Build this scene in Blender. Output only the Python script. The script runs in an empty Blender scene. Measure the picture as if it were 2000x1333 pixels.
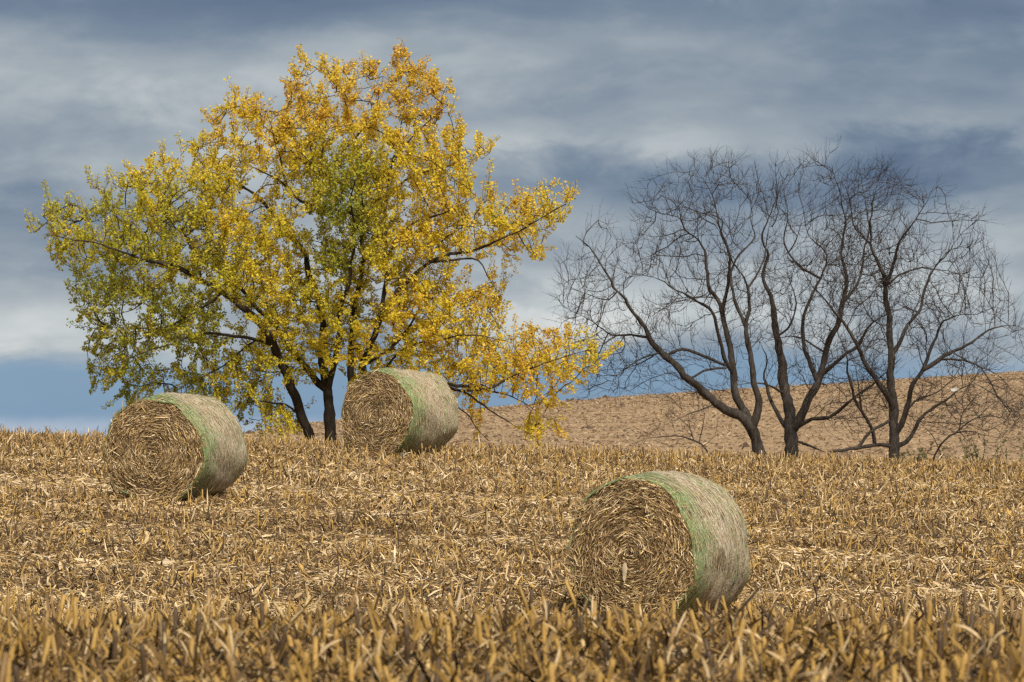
import bpy, math, random
import numpy as np
from mathutils import Vector, Matrix
SC = bpy.context.scene
COL = SC.collection
rng = np.random.default_rng(7)
random.seed(7)
R = math.radians

# ------------------------------------------------------------------ camera
F_MM = 150.0
FPX = F_MM / 36.0 * 2000.0            # focal length in photo pixels
YH = 862.0                            # photo row of eye level
PITCH = math.atan((YH - 666.5) / FPX)
EYE = 1.3
cam_d = bpy.data.cameras.new('camera'); cam = bpy.data.objects.new('camera', cam_d); COL.objects.link(cam)
cam.location = (0, 0, EYE); cam.rotation_euler = (math.pi / 2 + PITCH, 0, 0)
cam_d.lens = F_MM; cam_d.sensor_width = 36; cam_d.clip_start = 0.5; cam_d.clip_end = 20000
cam_d.dof.use_dof = True; cam_d.dof.focus_distance = 62; cam_d.dof.aperture_fstop = 9.5
SC.camera = cam

# ------------------------------------------------------------------ light
SUN_EL, SUN_AZ = R(50), math.atan2(0.26, -0.66)   # azimuth measured from +Y towards +X
SC.view_settings.view_transform = 'Standard'; SC.view_settings.look = 'None'
SC.view_settings.exposure = 0.18; SC.view_settings.gamma = 1.0
SC.view_settings.use_curve_mapping = False
SC.render.engine = 'CYCLES'
SC.cycles.use_denoising = False
SC.cycles.max_bounces = 6; SC.cycles.diffuse_bounces = 3; SC.cycles.transmission_bounces = 3
SC.cycles.pixel_filter_type = 'BLACKMAN_HARRIS'; SC.cycles.filter_width = 1.35
sun_d = bpy.data.lights.new('sun', 'SUN'); sun = bpy.data.objects.new('sun', sun_d); COL.objects.link(sun)
sun_d.energy = 4.6; sun_d.angle = R(7); sun_d.color = (1.0, 0.92, 0.79)
sdir = Vector((math.sin(SUN_AZ) * math.cos(SUN_EL), math.cos(SUN_AZ) * math.cos(SUN_EL), math.sin(SUN_EL)))
sun.rotation_euler = (-sdir).to_track_quat('-Z', 'Y').to_euler(); sun.location = sdir * 50

def s2l(r, g, b):
    f = lambda c: c / 12.92 if c <= 0.04045 else ((c + 0.055) / 1.055) ** 2.4
    return (f(r / 255), f(g / 255), f(b / 255))

class NT:
    """short-hand for building node trees"""
    def __init__(s, tree): s.t = tree; s.n = tree.nodes; s.l = tree.links
    def new(s, typ, **kw):
        n = s.n.new(typ)
        for k, v in kw.items(): setattr(n, k, v)
        return n
    def put(s, sock, v):
        if isinstance(v, bpy.types.NodeSocket): s.l.new(v, sock)
        else: sock.default_value = v
    def math(s, op, a, b=0.0, c=None, clamp=False):
        n = s.new('ShaderNodeMath', operation=op, use_clamp=clamp)
        s.put(n.inputs[0], a); s.put(n.inputs[1], b)
        if c is not None: s.put(n.inputs[2], c)
        return n.outputs[0]
    def mix(s, fac, a, b, blend='MIX'):
        n = s.new('ShaderNodeMix', data_type='RGBA', blend_type=blend)
        s.put(n.inputs[0], fac)
        for sock, v in ((n.inputs[6], a), (n.inputs[7], b)):
            s.put(sock, v if isinstance(v, bpy.types.NodeSocket) else (*v[:3], 1))
        return n.outputs[2]
    def noise(s, vec, scale, detail=4, rough=0.55, dist=0.0):
        n = s.new('ShaderNodeTexNoise'); s.put(n.inputs['Vector'], vec)
        n.inputs['Scale'].default_value = scale; n.inputs['Detail'].default_value = detail
        n.inputs['Roughness'].default_value = rough; n.inputs['Distortion'].default_value = dist
        return n.outputs[0]
    def ramp(s, fac, stops, interp='LINEAR'):
        n = s.new('ShaderNodeValToRGB'); s.put(n.inputs[0], fac); cr = n.color_ramp; cr.interpolation = interp
        while len(cr.elements) < len(stops): cr.elements.new(0.5)
        for e, (p, c) in zip(cr.elements, stops):
            e.position = p; e.color = (*c[:3], 1) if isinstance(c, (tuple, list)) else (c, c, c, 1)
        return n.outputs[0]
    def comb(s, x, y, z):
        n = s.new('ShaderNodeCombineXYZ'); s.put(n.inputs[0], x); s.put(n.inputs[1], y); s.put(n.inputs[2], z)
        return n.outputs[0]
    def sep(s, v):
        n = s.new('ShaderNodeSeparateXYZ'); s.put(n.inputs[0], v); return n.outputs

# world: clear Nishita sky low down, seen through gaps in banks of grey-blue cloud
world = bpy.data.worlds.new('World'); SC.world = world; world.use_nodes = True
w = NT(world.node_tree); w.n.clear()
SKY_STRENGTH = 0.1
tc = w.new('ShaderNodeTexCoord'); dx, dy, dz = w.sep(tc.outputs['Generated'])
sky = w.new('ShaderNodeTexSky', sky_type='NISHITA', sun_disc=False)
sky.sun_elevation = SUN_EL; sky.sun_rotation = SUN_AZ; sky.altitude = 200; sky.dust_density = 0.6; sky.ozone_density = 2.0
az = w.math('ARCTAN2', dx, dy)
vec = w.comb(w.math('MULTIPLY', dx, 7.0), w.math('MULTIPLY', dy, 7.0), w.math('MULTIPLY', dz, 27.0))
big = w.noise(vec, 1.0, 6, 0.5, 0.35)
vec2 = w.comb(w.math('MULTIPLY_ADD', dx, 20.0, 11.3), w.math('MULTIPLY', dy, 20.0), w.math('MULTIPLY', dz, 46.0))
fine = w.noise(vec2, 1.0, 8, 0.6, 0.35)
warp = w.math('MULTIPLY_ADD', fine, 0.032, -0.016)
warpx = w.math('MULTIPLY_ADD', big, 0.08, -0.04)
u = w.math('ADD', az, warpx); v = w.math('ADD', dz, warp)
def pxu(x): return (x - 1000.0) / FPX
def pxv(y): return (YH - y) / FPX
# cloud banks: centre x, y, half widths x, y (photo rows give their bearing and elevation), brightness
banks = [(260, 160, 400, 55, .16), (60, 110, 260, 40, .05), (420, 5, 900, 80, -.27), (1500, 10, 700, 60, -.14), (1000, 120, 380, 70, .13),
         (1150, 270, 330, 38, .20), (1750, 235, 420, 35, .10), (1850, 330, 420, 60, -.24), (1450, 370, 600, 30, -.16),
         (1850, 460, 200, 60, .05), (1010, 620, 300, 75, .33), (100, 420, 380, 55, -.16), (60, 620, 330, 62, .22),
         (1880, 560, 260, 50, .16), (1500, 600, 500, 60, .20), (1500, 120, 600, 40, -.05), (150, 520, 200, 20, -.10),
         (600, 480, 500, 130, .14), (1950, 120, 200, 60, -.12), (1020, 575, 170, 18, -.16)]
acc = w.math('MULTIPLY_ADD', big, 0.70, 0.16)
acc = w.math('ADD', acc, w.math('MULTIPLY_ADD', fine, 0.55, -0.275))
vec3 = w.comb(w.math('MULTIPLY', dx, 34.0), w.math('MULTIPLY_ADD', dy, 34.0, 5.1), w.math('MULTIPLY', dz, 88.0))
puff = w.new('ShaderNodeMapRange', interpolation_type='SMOOTHSTEP'); w.put(puff.inputs[0], w.noise(vec3, 1.0, 6, 0.5, 0.15))
puff.inputs[1].default_value = 0.40; puff.inputs[2].default_value = 0.62; puff.inputs[3].default_value = -0.045; puff.inputs[4].default_value = 0.045
acc = w.math('ADD', acc, puff.outputs[0])
for bx, by, ax, ay, amp in banks:
    a = w.math('DIVIDE', w.math('SUBTRACT', u, pxu(bx)), ax / FPX)
    b = w.math('DIVIDE', w.math('SUBTRACT', v, pxv(by)), ay / FPX)
    q = w.math('ADD', w.math('MULTIPLY', a, a), w.math('MULTIPLY', b, b))
    e = w.math('MULTIPLY', w.math('EXPONENT', w.math('MULTIPLY', q, -1.0)), amp)
    acc = w.math('ADD', acc, e)
k = 1.0 / SKY_STRENGTH
def ck(*c): return tuple(x * k for x in s2l(*c))
cl = w.new('ShaderNodeMapRange'); w.put(cl.inputs[0], acc)
cl.inputs[1].default_value = 0.0; cl.inputs[2].default_value = 1.0
cloud = w.ramp(cl.outputs[0], [(0.10, s2l(84, 103, 128)), (0.34, s2l(114, 130, 148)), (0.54, s2l(144, 155, 165)), (0.78, s2l(182, 189, 191)), (1.0, s2l(206, 209, 207))])
cloud = w.mix(1.0, cloud, (k, k, k), 'MULTIPLY')
# blue gap under the cloud deck, right round the horizon, with a pale line of far cloud beneath it
gap_in = w.new('ShaderNodeMapRange', interpolation_type='SMOOTHSTEP'); w.put(gap_in.inputs[0], v)
gap_in.inputs[1].default_value = pxv(670); gap_in.inputs[2].default_value = pxv(745); gap_in.inputs[3].default_value = 0; gap_in.inputs[4].default_value = 1
low = w.new('ShaderNodeMapRange', interpolation_type='SMOOTHSTEP'); w.put(low.inputs[0], w.math('ADD', dz, w.math('MULTIPLY', warp, 0.35)))
low.inputs[1].default_value = pxv(808); low.inputs[2].default_value = pxv(842); low.inputs[3].default_value = 0; low.inputs[4].default_value = 1
clear = w.mix(0.80, sky.outputs[0], tuple(c * k for c in s2l(80, 126, 166)))
clear = w.mix(w.math('MULTIPLY_ADD', fine, 1.6, -0.52, clamp=True), clear, tuple(c * k for c in s2l(120, 154, 188)))
gapf = w.math('MULTIPLY', gap_in.outputs[0], 0.92)
col = w.mix(gapf, cloud, clear)
col = w.mix(w.math('MULTIPLY', low.outputs[0], 0.85), col, tuple(c * k for c in s2l(165, 178, 193)))
# the deck overhead: brighter towards the zenith, as an overcast sky is
zen = w.new('ShaderNodeMapRange'); w.put(zen.inputs[0], dz)
zen.inputs[1].default_value = 0.12; zen.inputs[2].default_value = 0.9; zen.inputs[3].default_value = 0; zen.inputs[4].default_value = 1
col = w.mix(zen.outputs[0], col, w.mix(1.0, col, (1.30, 1.16, 1.02), 'MULTIPLY'))
bg = w.new('ShaderNodeBackground'); w.put(bg.inputs[0], col); bg.inputs[1].default_value = SKY_STRENGTH
wo = w.new('ShaderNodeOutputWorld'); w.l.new(bg.outputs[0], wo.inputs[0])

# ------------------------------------------------------------------ helpers
def P(px, py, Y):
    """world point seen at photo pixel (px, py) standing Y metres away"""
    a = (px - 1000.0) / FPX; b = (666.5 - py) / FPX
    d = np.array([a, math.cos(PITCH) - b * math.sin(PITCH), math.sin(PITCH) + b * math.cos(PITCH)])
    return d * (Y / d[1]) + np.array([0, 0, EYE])

def tag(o, label=None, cat=None, group=None, kind=None):
    if label: o['label'] = label
    if cat: o['category'] = cat
    if group: o['group'] = group
    if kind: o['kind'] = kind
    return o

def mesh_obj(name, V, faces, mat, parent=None, col=None, smooth=True):
    """faces: list of int arrays (n,3) / (n,4) / (n,k). col: per-vertex colours (n,3)"""
    me = bpy.data.meshes.new(name)
    V = np.ascontiguousarray(V, dtype=np.float32)
    me.vertices.add(len(V)); me.vertices.foreach_set('co', V.ravel())
    faces = [np.asarray(f, dtype=np.int32) for f in faces if len(f)]
    idx = np.concatenate([f.ravel() for f in faces])
    cnt = np.concatenate([np.full(len(f), f.shape[1], dtype=np.int32) for f in faces])
    st = np.concatenate([[0], np.cumsum(cnt)[:-1]]).astype(np.int32)
    me.loops.add(len(idx)); me.loops.foreach_set('vertex_index', idx)
    me.polygons.add(len(cnt)); me.polygons.foreach_set('loop_start', st); me.polygons.foreach_set('loop_total', cnt)
    me.polygons.foreach_set('use_smooth', np.full(len(cnt), smooth, dtype=bool))
    me.update(calc_edges=True)
    if col is not None:
        at = me.color_attributes.new('Col', 'FLOAT_COLOR', 'POINT')
        c = np.ones((len(V), 4), dtype=np.float32); c[:, :3] = col
        at.data.foreach_set('color', c.ravel())
    if mat: me.materials.append(mat)
    o = bpy.data.objects.new(name, me); COL.objects.link(o)
    if parent is not None: o.parent = parent
    return o

def empty(name, loc, rot=(0, 0, 0)):
    o = bpy.data.objects.new(name, None); COL.objects.link(o)
    o.location = loc; o.rotation_euler = rot; o.empty_display_size = 0.3
    return o

def unit(v): return v / np.maximum(np.linalg.norm(v, axis=-1, keepdims=True), 1e-9)

def vnoise(X, Y, s, seed=0):
    """smooth 2D value noise in [0,1]"""
    x = np.asarray(X) / s; y = np.asarray(Y) / s
    xi = np.floor(x).astype(np.int64); yi = np.floor(y).astype(np.int64); fx = x - xi; fy = y - yi
    fx = fx * fx * (3 - 2 * fx); fy = fy * fy * (3 - 2 * fy)
    def h(a, b):
        n = (a * 374761393 + b * 668265263 + seed * 1442695041) & 0xffffffff
        n = ((n ^ (n >> 13)) * 1274126177) & 0xffffffff
        return ((n ^ (n >> 16)) & 0xffff) / 65535.0
    return (h(xi, yi) * (1 - fx) + h(xi + 1, yi) * fx) * (1 - fy) + (h(xi, yi + 1) * (1 - fx) + h(xi + 1, yi + 1) * fx) * fy

def tube_mesh(Pn, Rn, start, n):
    """tubes along concatenated chains; start marks the first node of each chain"""
    Pn = np.asarray(Pn, float); Rn = np.asarray(Rn, float); N = len(Pn)
    nxt = np.minimum(np.arange(N) + 1, N - 1); prv = np.maximum(np.arange(N) - 1, 0)
    end = np.zeros(N, bool); end[:-1] = start[1:]; end[-1] = True
    nxt[end] = np.arange(N)[end]; prv[start] = np.arange(N)[start]
    t = unit(Pn[nxt] - Pn[prv])
    cid = np.cumsum(start) - 1; sidx = np.where(start)[0]; eidx = np.where(end)[0]
    cd = unit(Pn[eidx] - Pn[sidx]); ax = np.eye(3)[np.argmin(np.abs(cd), axis=1)][cid]
    s1 = unit(np.cross(t, ax)); s2 = np.cross(t, s1)
    ang = np.arange(n) * 2 * math.pi / n
    V = Pn[:, None, :] + Rn[:, None, None] * (np.cos(ang)[None, :, None] * s1[:, None, :] + np.sin(ang)[None, :, None] * s2[:, None, :])
    i = np.where(~end)[0]; j = np.arange(n); jn = (j + 1) % n
    F = np.stack([i[:, None] * n + j, i[:, None] * n + jn, (i[:, None] + 1) * n + jn, (i[:, None] + 1) * n + j], -1).reshape(-1, 4)
    cap = (eidx[:, None] * n + j[None, :])
    return V.reshape(-1, 3), F, cap

def strips(p, d, side, length, width, bend, rows=3, twist=None, curl=None, taper=0.35):
    """N flat blades: root p, direction d, side vector, bent along their normal. (V, F)"""
    N = len(p); d = unit(d); side = unit(side - (side * d).sum(-1, keepdims=True) * d); nrm = np.cross(d, side)
    t = np.linspace(0, 1, rows)
    V = np.empty((N, rows, 2, 3))
    for k, tt in enumerate(t):
        c = p + d * (length * tt)[:, None] + nrm * (bend * length * tt * tt)[:, None]
        if curl is not None: c = c + np.array([0, 0, -1.0]) * (curl * length * tt ** 2.5)[:, None]
        wd = width * (0.75 + 0.5 * math.sin(math.pi * tt) if tt < 0.98 else taper)
        sv = side
        if twist is not None:
            a = (twist * tt)[:, None]; sv = side * np.cos(a) + nrm * np.sin(a)
        V[:, k, 0] = c - sv * (wd / 2)[:, None]; V[:, k, 1] = c + sv * (wd / 2)[:, None]
    b = np.arange(N)[:, None] * rows * 2 + np.arange(rows - 1)[None, :] * 2
    F = np.stack([b, b + 1, b + 3, b + 2], -1).reshape(-1, 4)
    return V.reshape(-1, 3), F

# ------------------------------------------------------------------ materials
def principled(name, rough=0.8, spec=0.2):
    m = bpy.data.materials.new(name); m.use_nodes = True
    t = NT(m.node_tree); bs = t.n['Principled BSDF']
    bs.inputs['Roughness'].default_value = rough; bs.inputs['Specular IOR Level'].default_value = spec
    return m, t, bs

def mat_attr(name, rough=0.75, spec=0.2, trans=0.0, nscale=30, namp=0.25):
    """per-piece colour from the mesh, with fine grain on top"""
    m, t, bs = principled(name, rough, spec)
    a = t.new('ShaderNodeAttribute', attribute_name='Col')
    c = t.new('ShaderNodeTexCoord')
    nz = t.noise(c.outputs['Object'], nscale, 3, 0.6)
    g = t.math('MULTIPLY_ADD', nz, 2 * namp, 1 - namp)
    colr = t.mix(1.0, a.outputs['Color'], t.comb(g, g, g), 'MULTIPLY')
    t.l.new(colr, bs.inputs['Base Color'])
    if trans > 0:
        tr = t.new('ShaderNodeBsdfTranslucent'); t.l.new(colr, tr.inputs[0])
        mx = t.new('ShaderNodeMixShader'); mx.inputs[0].default_value = trans
        t.l.new(bs.outputs[0], mx.inputs[1]); t.l.new(tr.outputs[0], mx.inputs[2])
        t.l.new(mx.outputs[0], t.n['Material Output'].inputs[0])
    return m

def mat_bark(name, dark, light):
    m, t, bs = principled(name, 0.9, 0.15)
    c = t.new('ShaderNodeTexCoord'); x, y, z = t.sep(c.outputs['Object'])
    vv = t.comb(x, y, t.math('MULTIPLY', z, 0.22))
    n1 = t.noise(vv, 14, 6, 0.65, 0.3); n2 = t.noise(c.outputs['Object'], 1.1, 3, 0.5)
    f = t.math('MULTIPLY_ADD', n2, 0.5, t.math('MULTIPLY_ADD', n1, 1.3, -0.45), clamp=True)
    t.l.new(t.ramp(f, [(0.15, dark), (0.55, tuple((a + b) / 2 for a, b in zip(dark, light))), (0.9, light)]), bs.inputs['Base Color'])
    bp = t.new('ShaderNodeBump'); bp.inputs['Strength'].default_value = 0.9; bp.inputs['Distance'].default_value = 0.05
    t.l.new(n1, bp.inputs['Height']); t.l.new(bp.outputs[0], bs.inputs['Normal'])
    return m

def mat_ground():
    m, t, bs = principled('soil', 0.95, 0.1)
    c = t.new('ShaderNodeTexCoord')
    o = c.outputs['Object']; x, y, z = t.sep(o)
    n1 = t.noise(o, 9, 6, 0.7); n2 = t.noise(o, 0.35, 4, 0.6)
    near = t.ramp(n1, [(0.32, (0.035, 0.022, 0.013)), (0.5, (0.12, 0.08, 0.045)), (0.72, (0.34, 0.25, 0.14))])
    st = t.comb(t.math('MULTIPLY', x, 0.12), t.math('MULTIPLY', y, 1.0), z)
    n3 = t.noise(st, 0.55, 8, 0.75, 0.4); n4 = t.noise(o, 3.0, 5, 0.7)
    f = t.math('ADD', t.math('MULTIPLY', n3, 0.65), t.math('MULTIPLY', n4, 0.35))
    far = t.ramp(f, [(0.36, (0.14, 0.09, 0.052)), (0.46, (0.28, 0.19, 0.112)), (0.62, (0.38, 0.265, 0.16))])
    mr = t.new('ShaderNodeMapRange'); t.put(mr.inputs[0], y)
    mr.inputs[1].default_value = 108; mr.inputs[2].default_value = 135
    t.l.new(t.mix(mr.outputs[0], near, far), bs.inputs['Base Color'])
    bp = t.new('ShaderNodeBump'); bp.inputs['Strength'].default_value = 0.8; bp.inputs['Distance'].default_value = 0.06
    t.l.new(t.math('ADD', n1, n4), bp.inputs['Height']); t.l.new(bp.outputs[0], bs.inputs['Normal'])
    return m

def mat_netwrap(seed):
    """green and white plastic net over straw: bands along the axis, fine threads round the barrel"""
    m, t, bs = principled('net_wrap_%d' % seed, 0.55, 0.35)
    c = t.new('ShaderNodeTexCoord'); x, y, z = t.sep(c.outputs['Object'])
    ang = t.math('ARCTAN2', x, z)
    o = t.comb(x, t.math('ADD', y, seed * 3.7), z)
    wob = t.noise(o, 2.2, 3, 0.5)
    yy = t.math('ADD', y, t.math('MULTIPLY_ADD', wob, 0.30, -0.15))
    thr = t.noise(t.comb(t.math('MULTIPLY', t.math('SINE', ang), 1.0), t.math('MULTIPLY', y, 26.0), t.math('COSINE', ang)), 3.5, 5, 0.65)
    blot = t.noise(o, 6, 6, 0.7); spk = t.noise(o, 38, 4, 0.7)
    green = t.ramp(t.math('ADD', t.math('MULTIPLY', thr, 0.5), t.math('MULTIPLY', spk, 0.5)), [(0.36, (0.055, 0.068, 0.018)), (0.50, (0.17, 0.225, 0.07)), (0.66, (0.40, 0.50, 0.26))])
    beige = t.ramp(t.math('ADD', t.math('MULTIPLY', thr, 0.45), t.math('MULTIPLY', spk, 0.55)), [(0.34, (0.11, 0.075, 0.038)), (0.48, (0.36, 0.275, 0.165)), (0.64, (0.72, 0.65, 0.52))])
    yn = t.math('MULTIPLY_ADD', yy, 1 / 1.54, 0.5)
    g = t.ramp(yn, [(0.11, 0.95), (0.27, 0.42), (0.36, 0.0), (0.64, 0.0), (0.72, 0.45), (0.79, 0.0), (0.94, 0.5)])
    g = t.math('ADD', g, t.math('MULTIPLY_ADD', blot, 2.0, -1.0), clamp=True)
    body = t.mix(g, beige, green)
    t.l.new(body, bs.inputs['Base Color'])
    bp = t.new('ShaderNodeBump'); bp.inputs['Strength'].default_value = 0.7; bp.inputs['Distance'].default_value = 0.02
    t.l.new(t.math('ADD', t.math('MULTIPLY', blot, 1.2), t.math('ADD', spk, thr)), bp.inputs['Height']); t.l.new(bp.outputs[0], bs.inputs['Normal'])
    bs.inputs['Sheen Weight'].default_value = 0.1; bs.inputs['Sheen Roughness'].default_value = 0.5
    return m

M_RES = mat_attr('dry_corn_residue', 0.7, 0.25, 0.12, 60, 0.28)
M_STALK = mat_attr('dry_corn_stalk', 0.6, 0.3, 0.0, 70, 0.35)
M_STRAW = mat_attr('baled_stover', 0.75, 0.2, 0.0, 60, 0.25)
M_LEAF = mat_attr('autumn_leaf', 0.55, 0.3, 0.50, 20, 0.12)
M_WEED = mat_attr('weed_leaf', 0.6, 0.3, 0.3, 20, 0.15)
M_BARK = mat_bark('maple_bark', (0.016, 0.013, 0.011), (0.085, 0.068, 0.055))
M_BARK2 = mat_bark('bare_bark', (0.014, 0.012, 0.011), (0.115, 0.097, 0.082))
M_TWIG = mat_bark('twig_bark', (0.032, 0.024, 0.022), (0.075, 0.058, 0.052))
M_SOIL = mat_ground()
M_CORE, _t, _b = principled('bale_core', 0.95, 0.1)
_n = _t.noise(_t.new('ShaderNodeTexCoord').outputs['Object'], 22, 5, 0.7)
_t.l.new(_t.ramp(_n, [(0.35, (0.07, 0.045, 0.022)), (0.65, (0.24, 0.16, 0.085))]), _b.inputs['Base Color'])
M_WHITE, _t, _b = principled('white_plastic', 0.5, 0.4)
_n = _t.noise(_t.new('ShaderNodeTexCoord').outputs['Object'], 8, 4, 0.6)
_t.l.new(_t.ramp(_n, [(0.3, (0.55, 0.56, 0.55)), (0.7, (0.80, 0.80, 0.78))]), _b.inputs['Base Color'])
M_NETTAIL, _t, _b = principled('net_tail', 0.5, 0.4)
_n = _t.noise(_t.new('ShaderNodeTexCoord').outputs['Object'], 30, 4, 0.6)
_t.l.new(_t.ramp(_n, [(0.3, (0.30, 0.42, 0.34)), (0.7, (0.68, 0.74, 0.70))]), _b.inputs['Base Color'])

# ------------------------------------------------------------------ terrain
_pd = [-400, -60, 0, 8, 13, 16, 20, 24, 28, 35, 42, 47, 51.5, 58, 67, 75, 83, 90, 96, 110, 150, 165, 190, 215]
_pz = [-2, -1.6, -1.3, -1.08, -.97, -.94, -.985, -1.14, -1.33, -1.76, -2.06, -2.16, -2.12, -1.66, -1.10, -.68, -.39, -.32, -.34, -.42, -.50, -.58, -.8, -.9]
_g = np.arange(-400, 216, 0.5); _gz = np.interp(_g, _pd, _pz)
_kr = np.exp(-0.5 * (np.arange(-12, 13) / 4.0) ** 2); _kr /= _kr.sum()
_gz = np.convolve(np.pad(_gz, 12, mode='edge'), _kr, 'valid')
_rx = np.array([-200, -60, -24, -19, -5, 9.6, 24, 38, 48, 75, 200]); _ry = np.array([912, 905, 866, 828, 803, 778, 758, 739, 727, 716, 700])
def smooth(t): t = np.clip(t, 0, 1); return t * t * (3 - 2 * t)
def ground(X, Y):
    X = np.asarray(X, float); Y = np.asarray(Y, float)
    z = np.interp(Y, _g, _gz)
    cs = 0.0315 * smooth((Y - 22) / 38.0) * (1 - smooth((Y - 190) / 120.0))
    z = z - cs * np.clip(X, -45, 45)
    ridge = -(np.interp(X, _rx, _ry) - YH) / FPX * 400.0
    t = smooth((Y - 185) / 225.0)
    z = z * (1 - t) + ridge * t
    z = z * (1 - smooth((Y - 410) / 400.0)) + (-9.0) * smooth((Y - 410) / 400.0)
    bump = (vnoise(X, Y, 1.1, 3) - .5) * 0.05 + (vnoise(X, Y, 3.4, 4) - .5) * 0.08
    far_b = (vnoise(X, Y, 5.0, 5) - .5) * 0.22 + (vnoise(X * .3, Y, 1.6, 6) - .5) * 0.07
    z = z + bump * (1 - smooth((Y - 150) / 60.0)) + far_b * smooth((Y - 170) / 60.0) * (1 - smooth((Y - 500) / 100))
    return z + EYE

def axis(segs):
    out = [segs[0][0]]
    for a, b, s in segs:
        n = max(1, int(round((b - a) / s))); out += list(a + (b - a) * (np.arange(n) + 1) / n)
    return np.array(out)
ys = axis([(-400, -50, 50), (-50, 8, 4), (8, 112, 0.5), (112, 180, 2), (180, 430, 1.6), (430, 800, 20), (800, 3000, 300), (3000, 9000, 1500)])
xh = axis([(0, 16, 0.5), (16, 60, 1.5), (60, 200, 14), (200, 1000, 200), (1000, 7000, 1500)])
xs = np.concatenate([-xh[::-1], xh[1:]])
GX, GY = np.meshgrid(xs, ys); GZ = ground(GX, GY)
nx, ny = len(xs), len(ys)
i = np.arange(ny - 1)[:, None] * nx + np.arange(nx - 1)[None, :]
tag(mesh_obj('field_ground', np.stack([GX, GY, GZ], -1).reshape(-1, 3), [np.stack([i, i + 1, i + nx + 1, i + nx], -1).reshape(-1, 4)], M_SOIL), kind='structure')

# ------------------------------------------------------------------ bales (positions first: the stubble keeps clear of them)
BALES = [  # face centre px, distance of centre, yaw, seed, label
    dict(px=1288, gy=1190, Y=51.8, yaw=28.4, seed=1, D=1.79, label='nearest round corn stover bale, lowest and largest in the field'),
    dict(px=348, gy=973, Y=67.3, yaw=22.0, seed=2, D=1.75, label='round corn stover bale standing left of the yellow maple trunks'),
    dict(px=778, gy=881, Y=83.3, yaw=34.5, seed=3, D=1.79, label='farthest round corn stover bale, on the crest before the yellow maple')]
LEN = 1.54
for b in BALES:
    X = (b['px'] - 1000) / FPX * b['Y']; b['X'] = X; b['z'] = float(ground(X, b['Y']))
    b['ax'] = np.array([math.sin(R(b['yaw'])), math.cos(R(b['yaw']))])
def in_bale(X, Y, grow=0.0):
    m = np.zeros(len(X), bool)
    for b in BALES:
        dx_, dy_ = X - b['X'], Y - b['Y']; a = dx_ * b['ax'][0] + dy_ * b['ax'][1]; c = dx_ * b['ax'][1] - dy_ * b['ax'][0]
        m |= (np.abs(a) < LEN / 2 + 0.02 + grow) & (np.abs(c) < 0.55 + grow)
    return m

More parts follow.
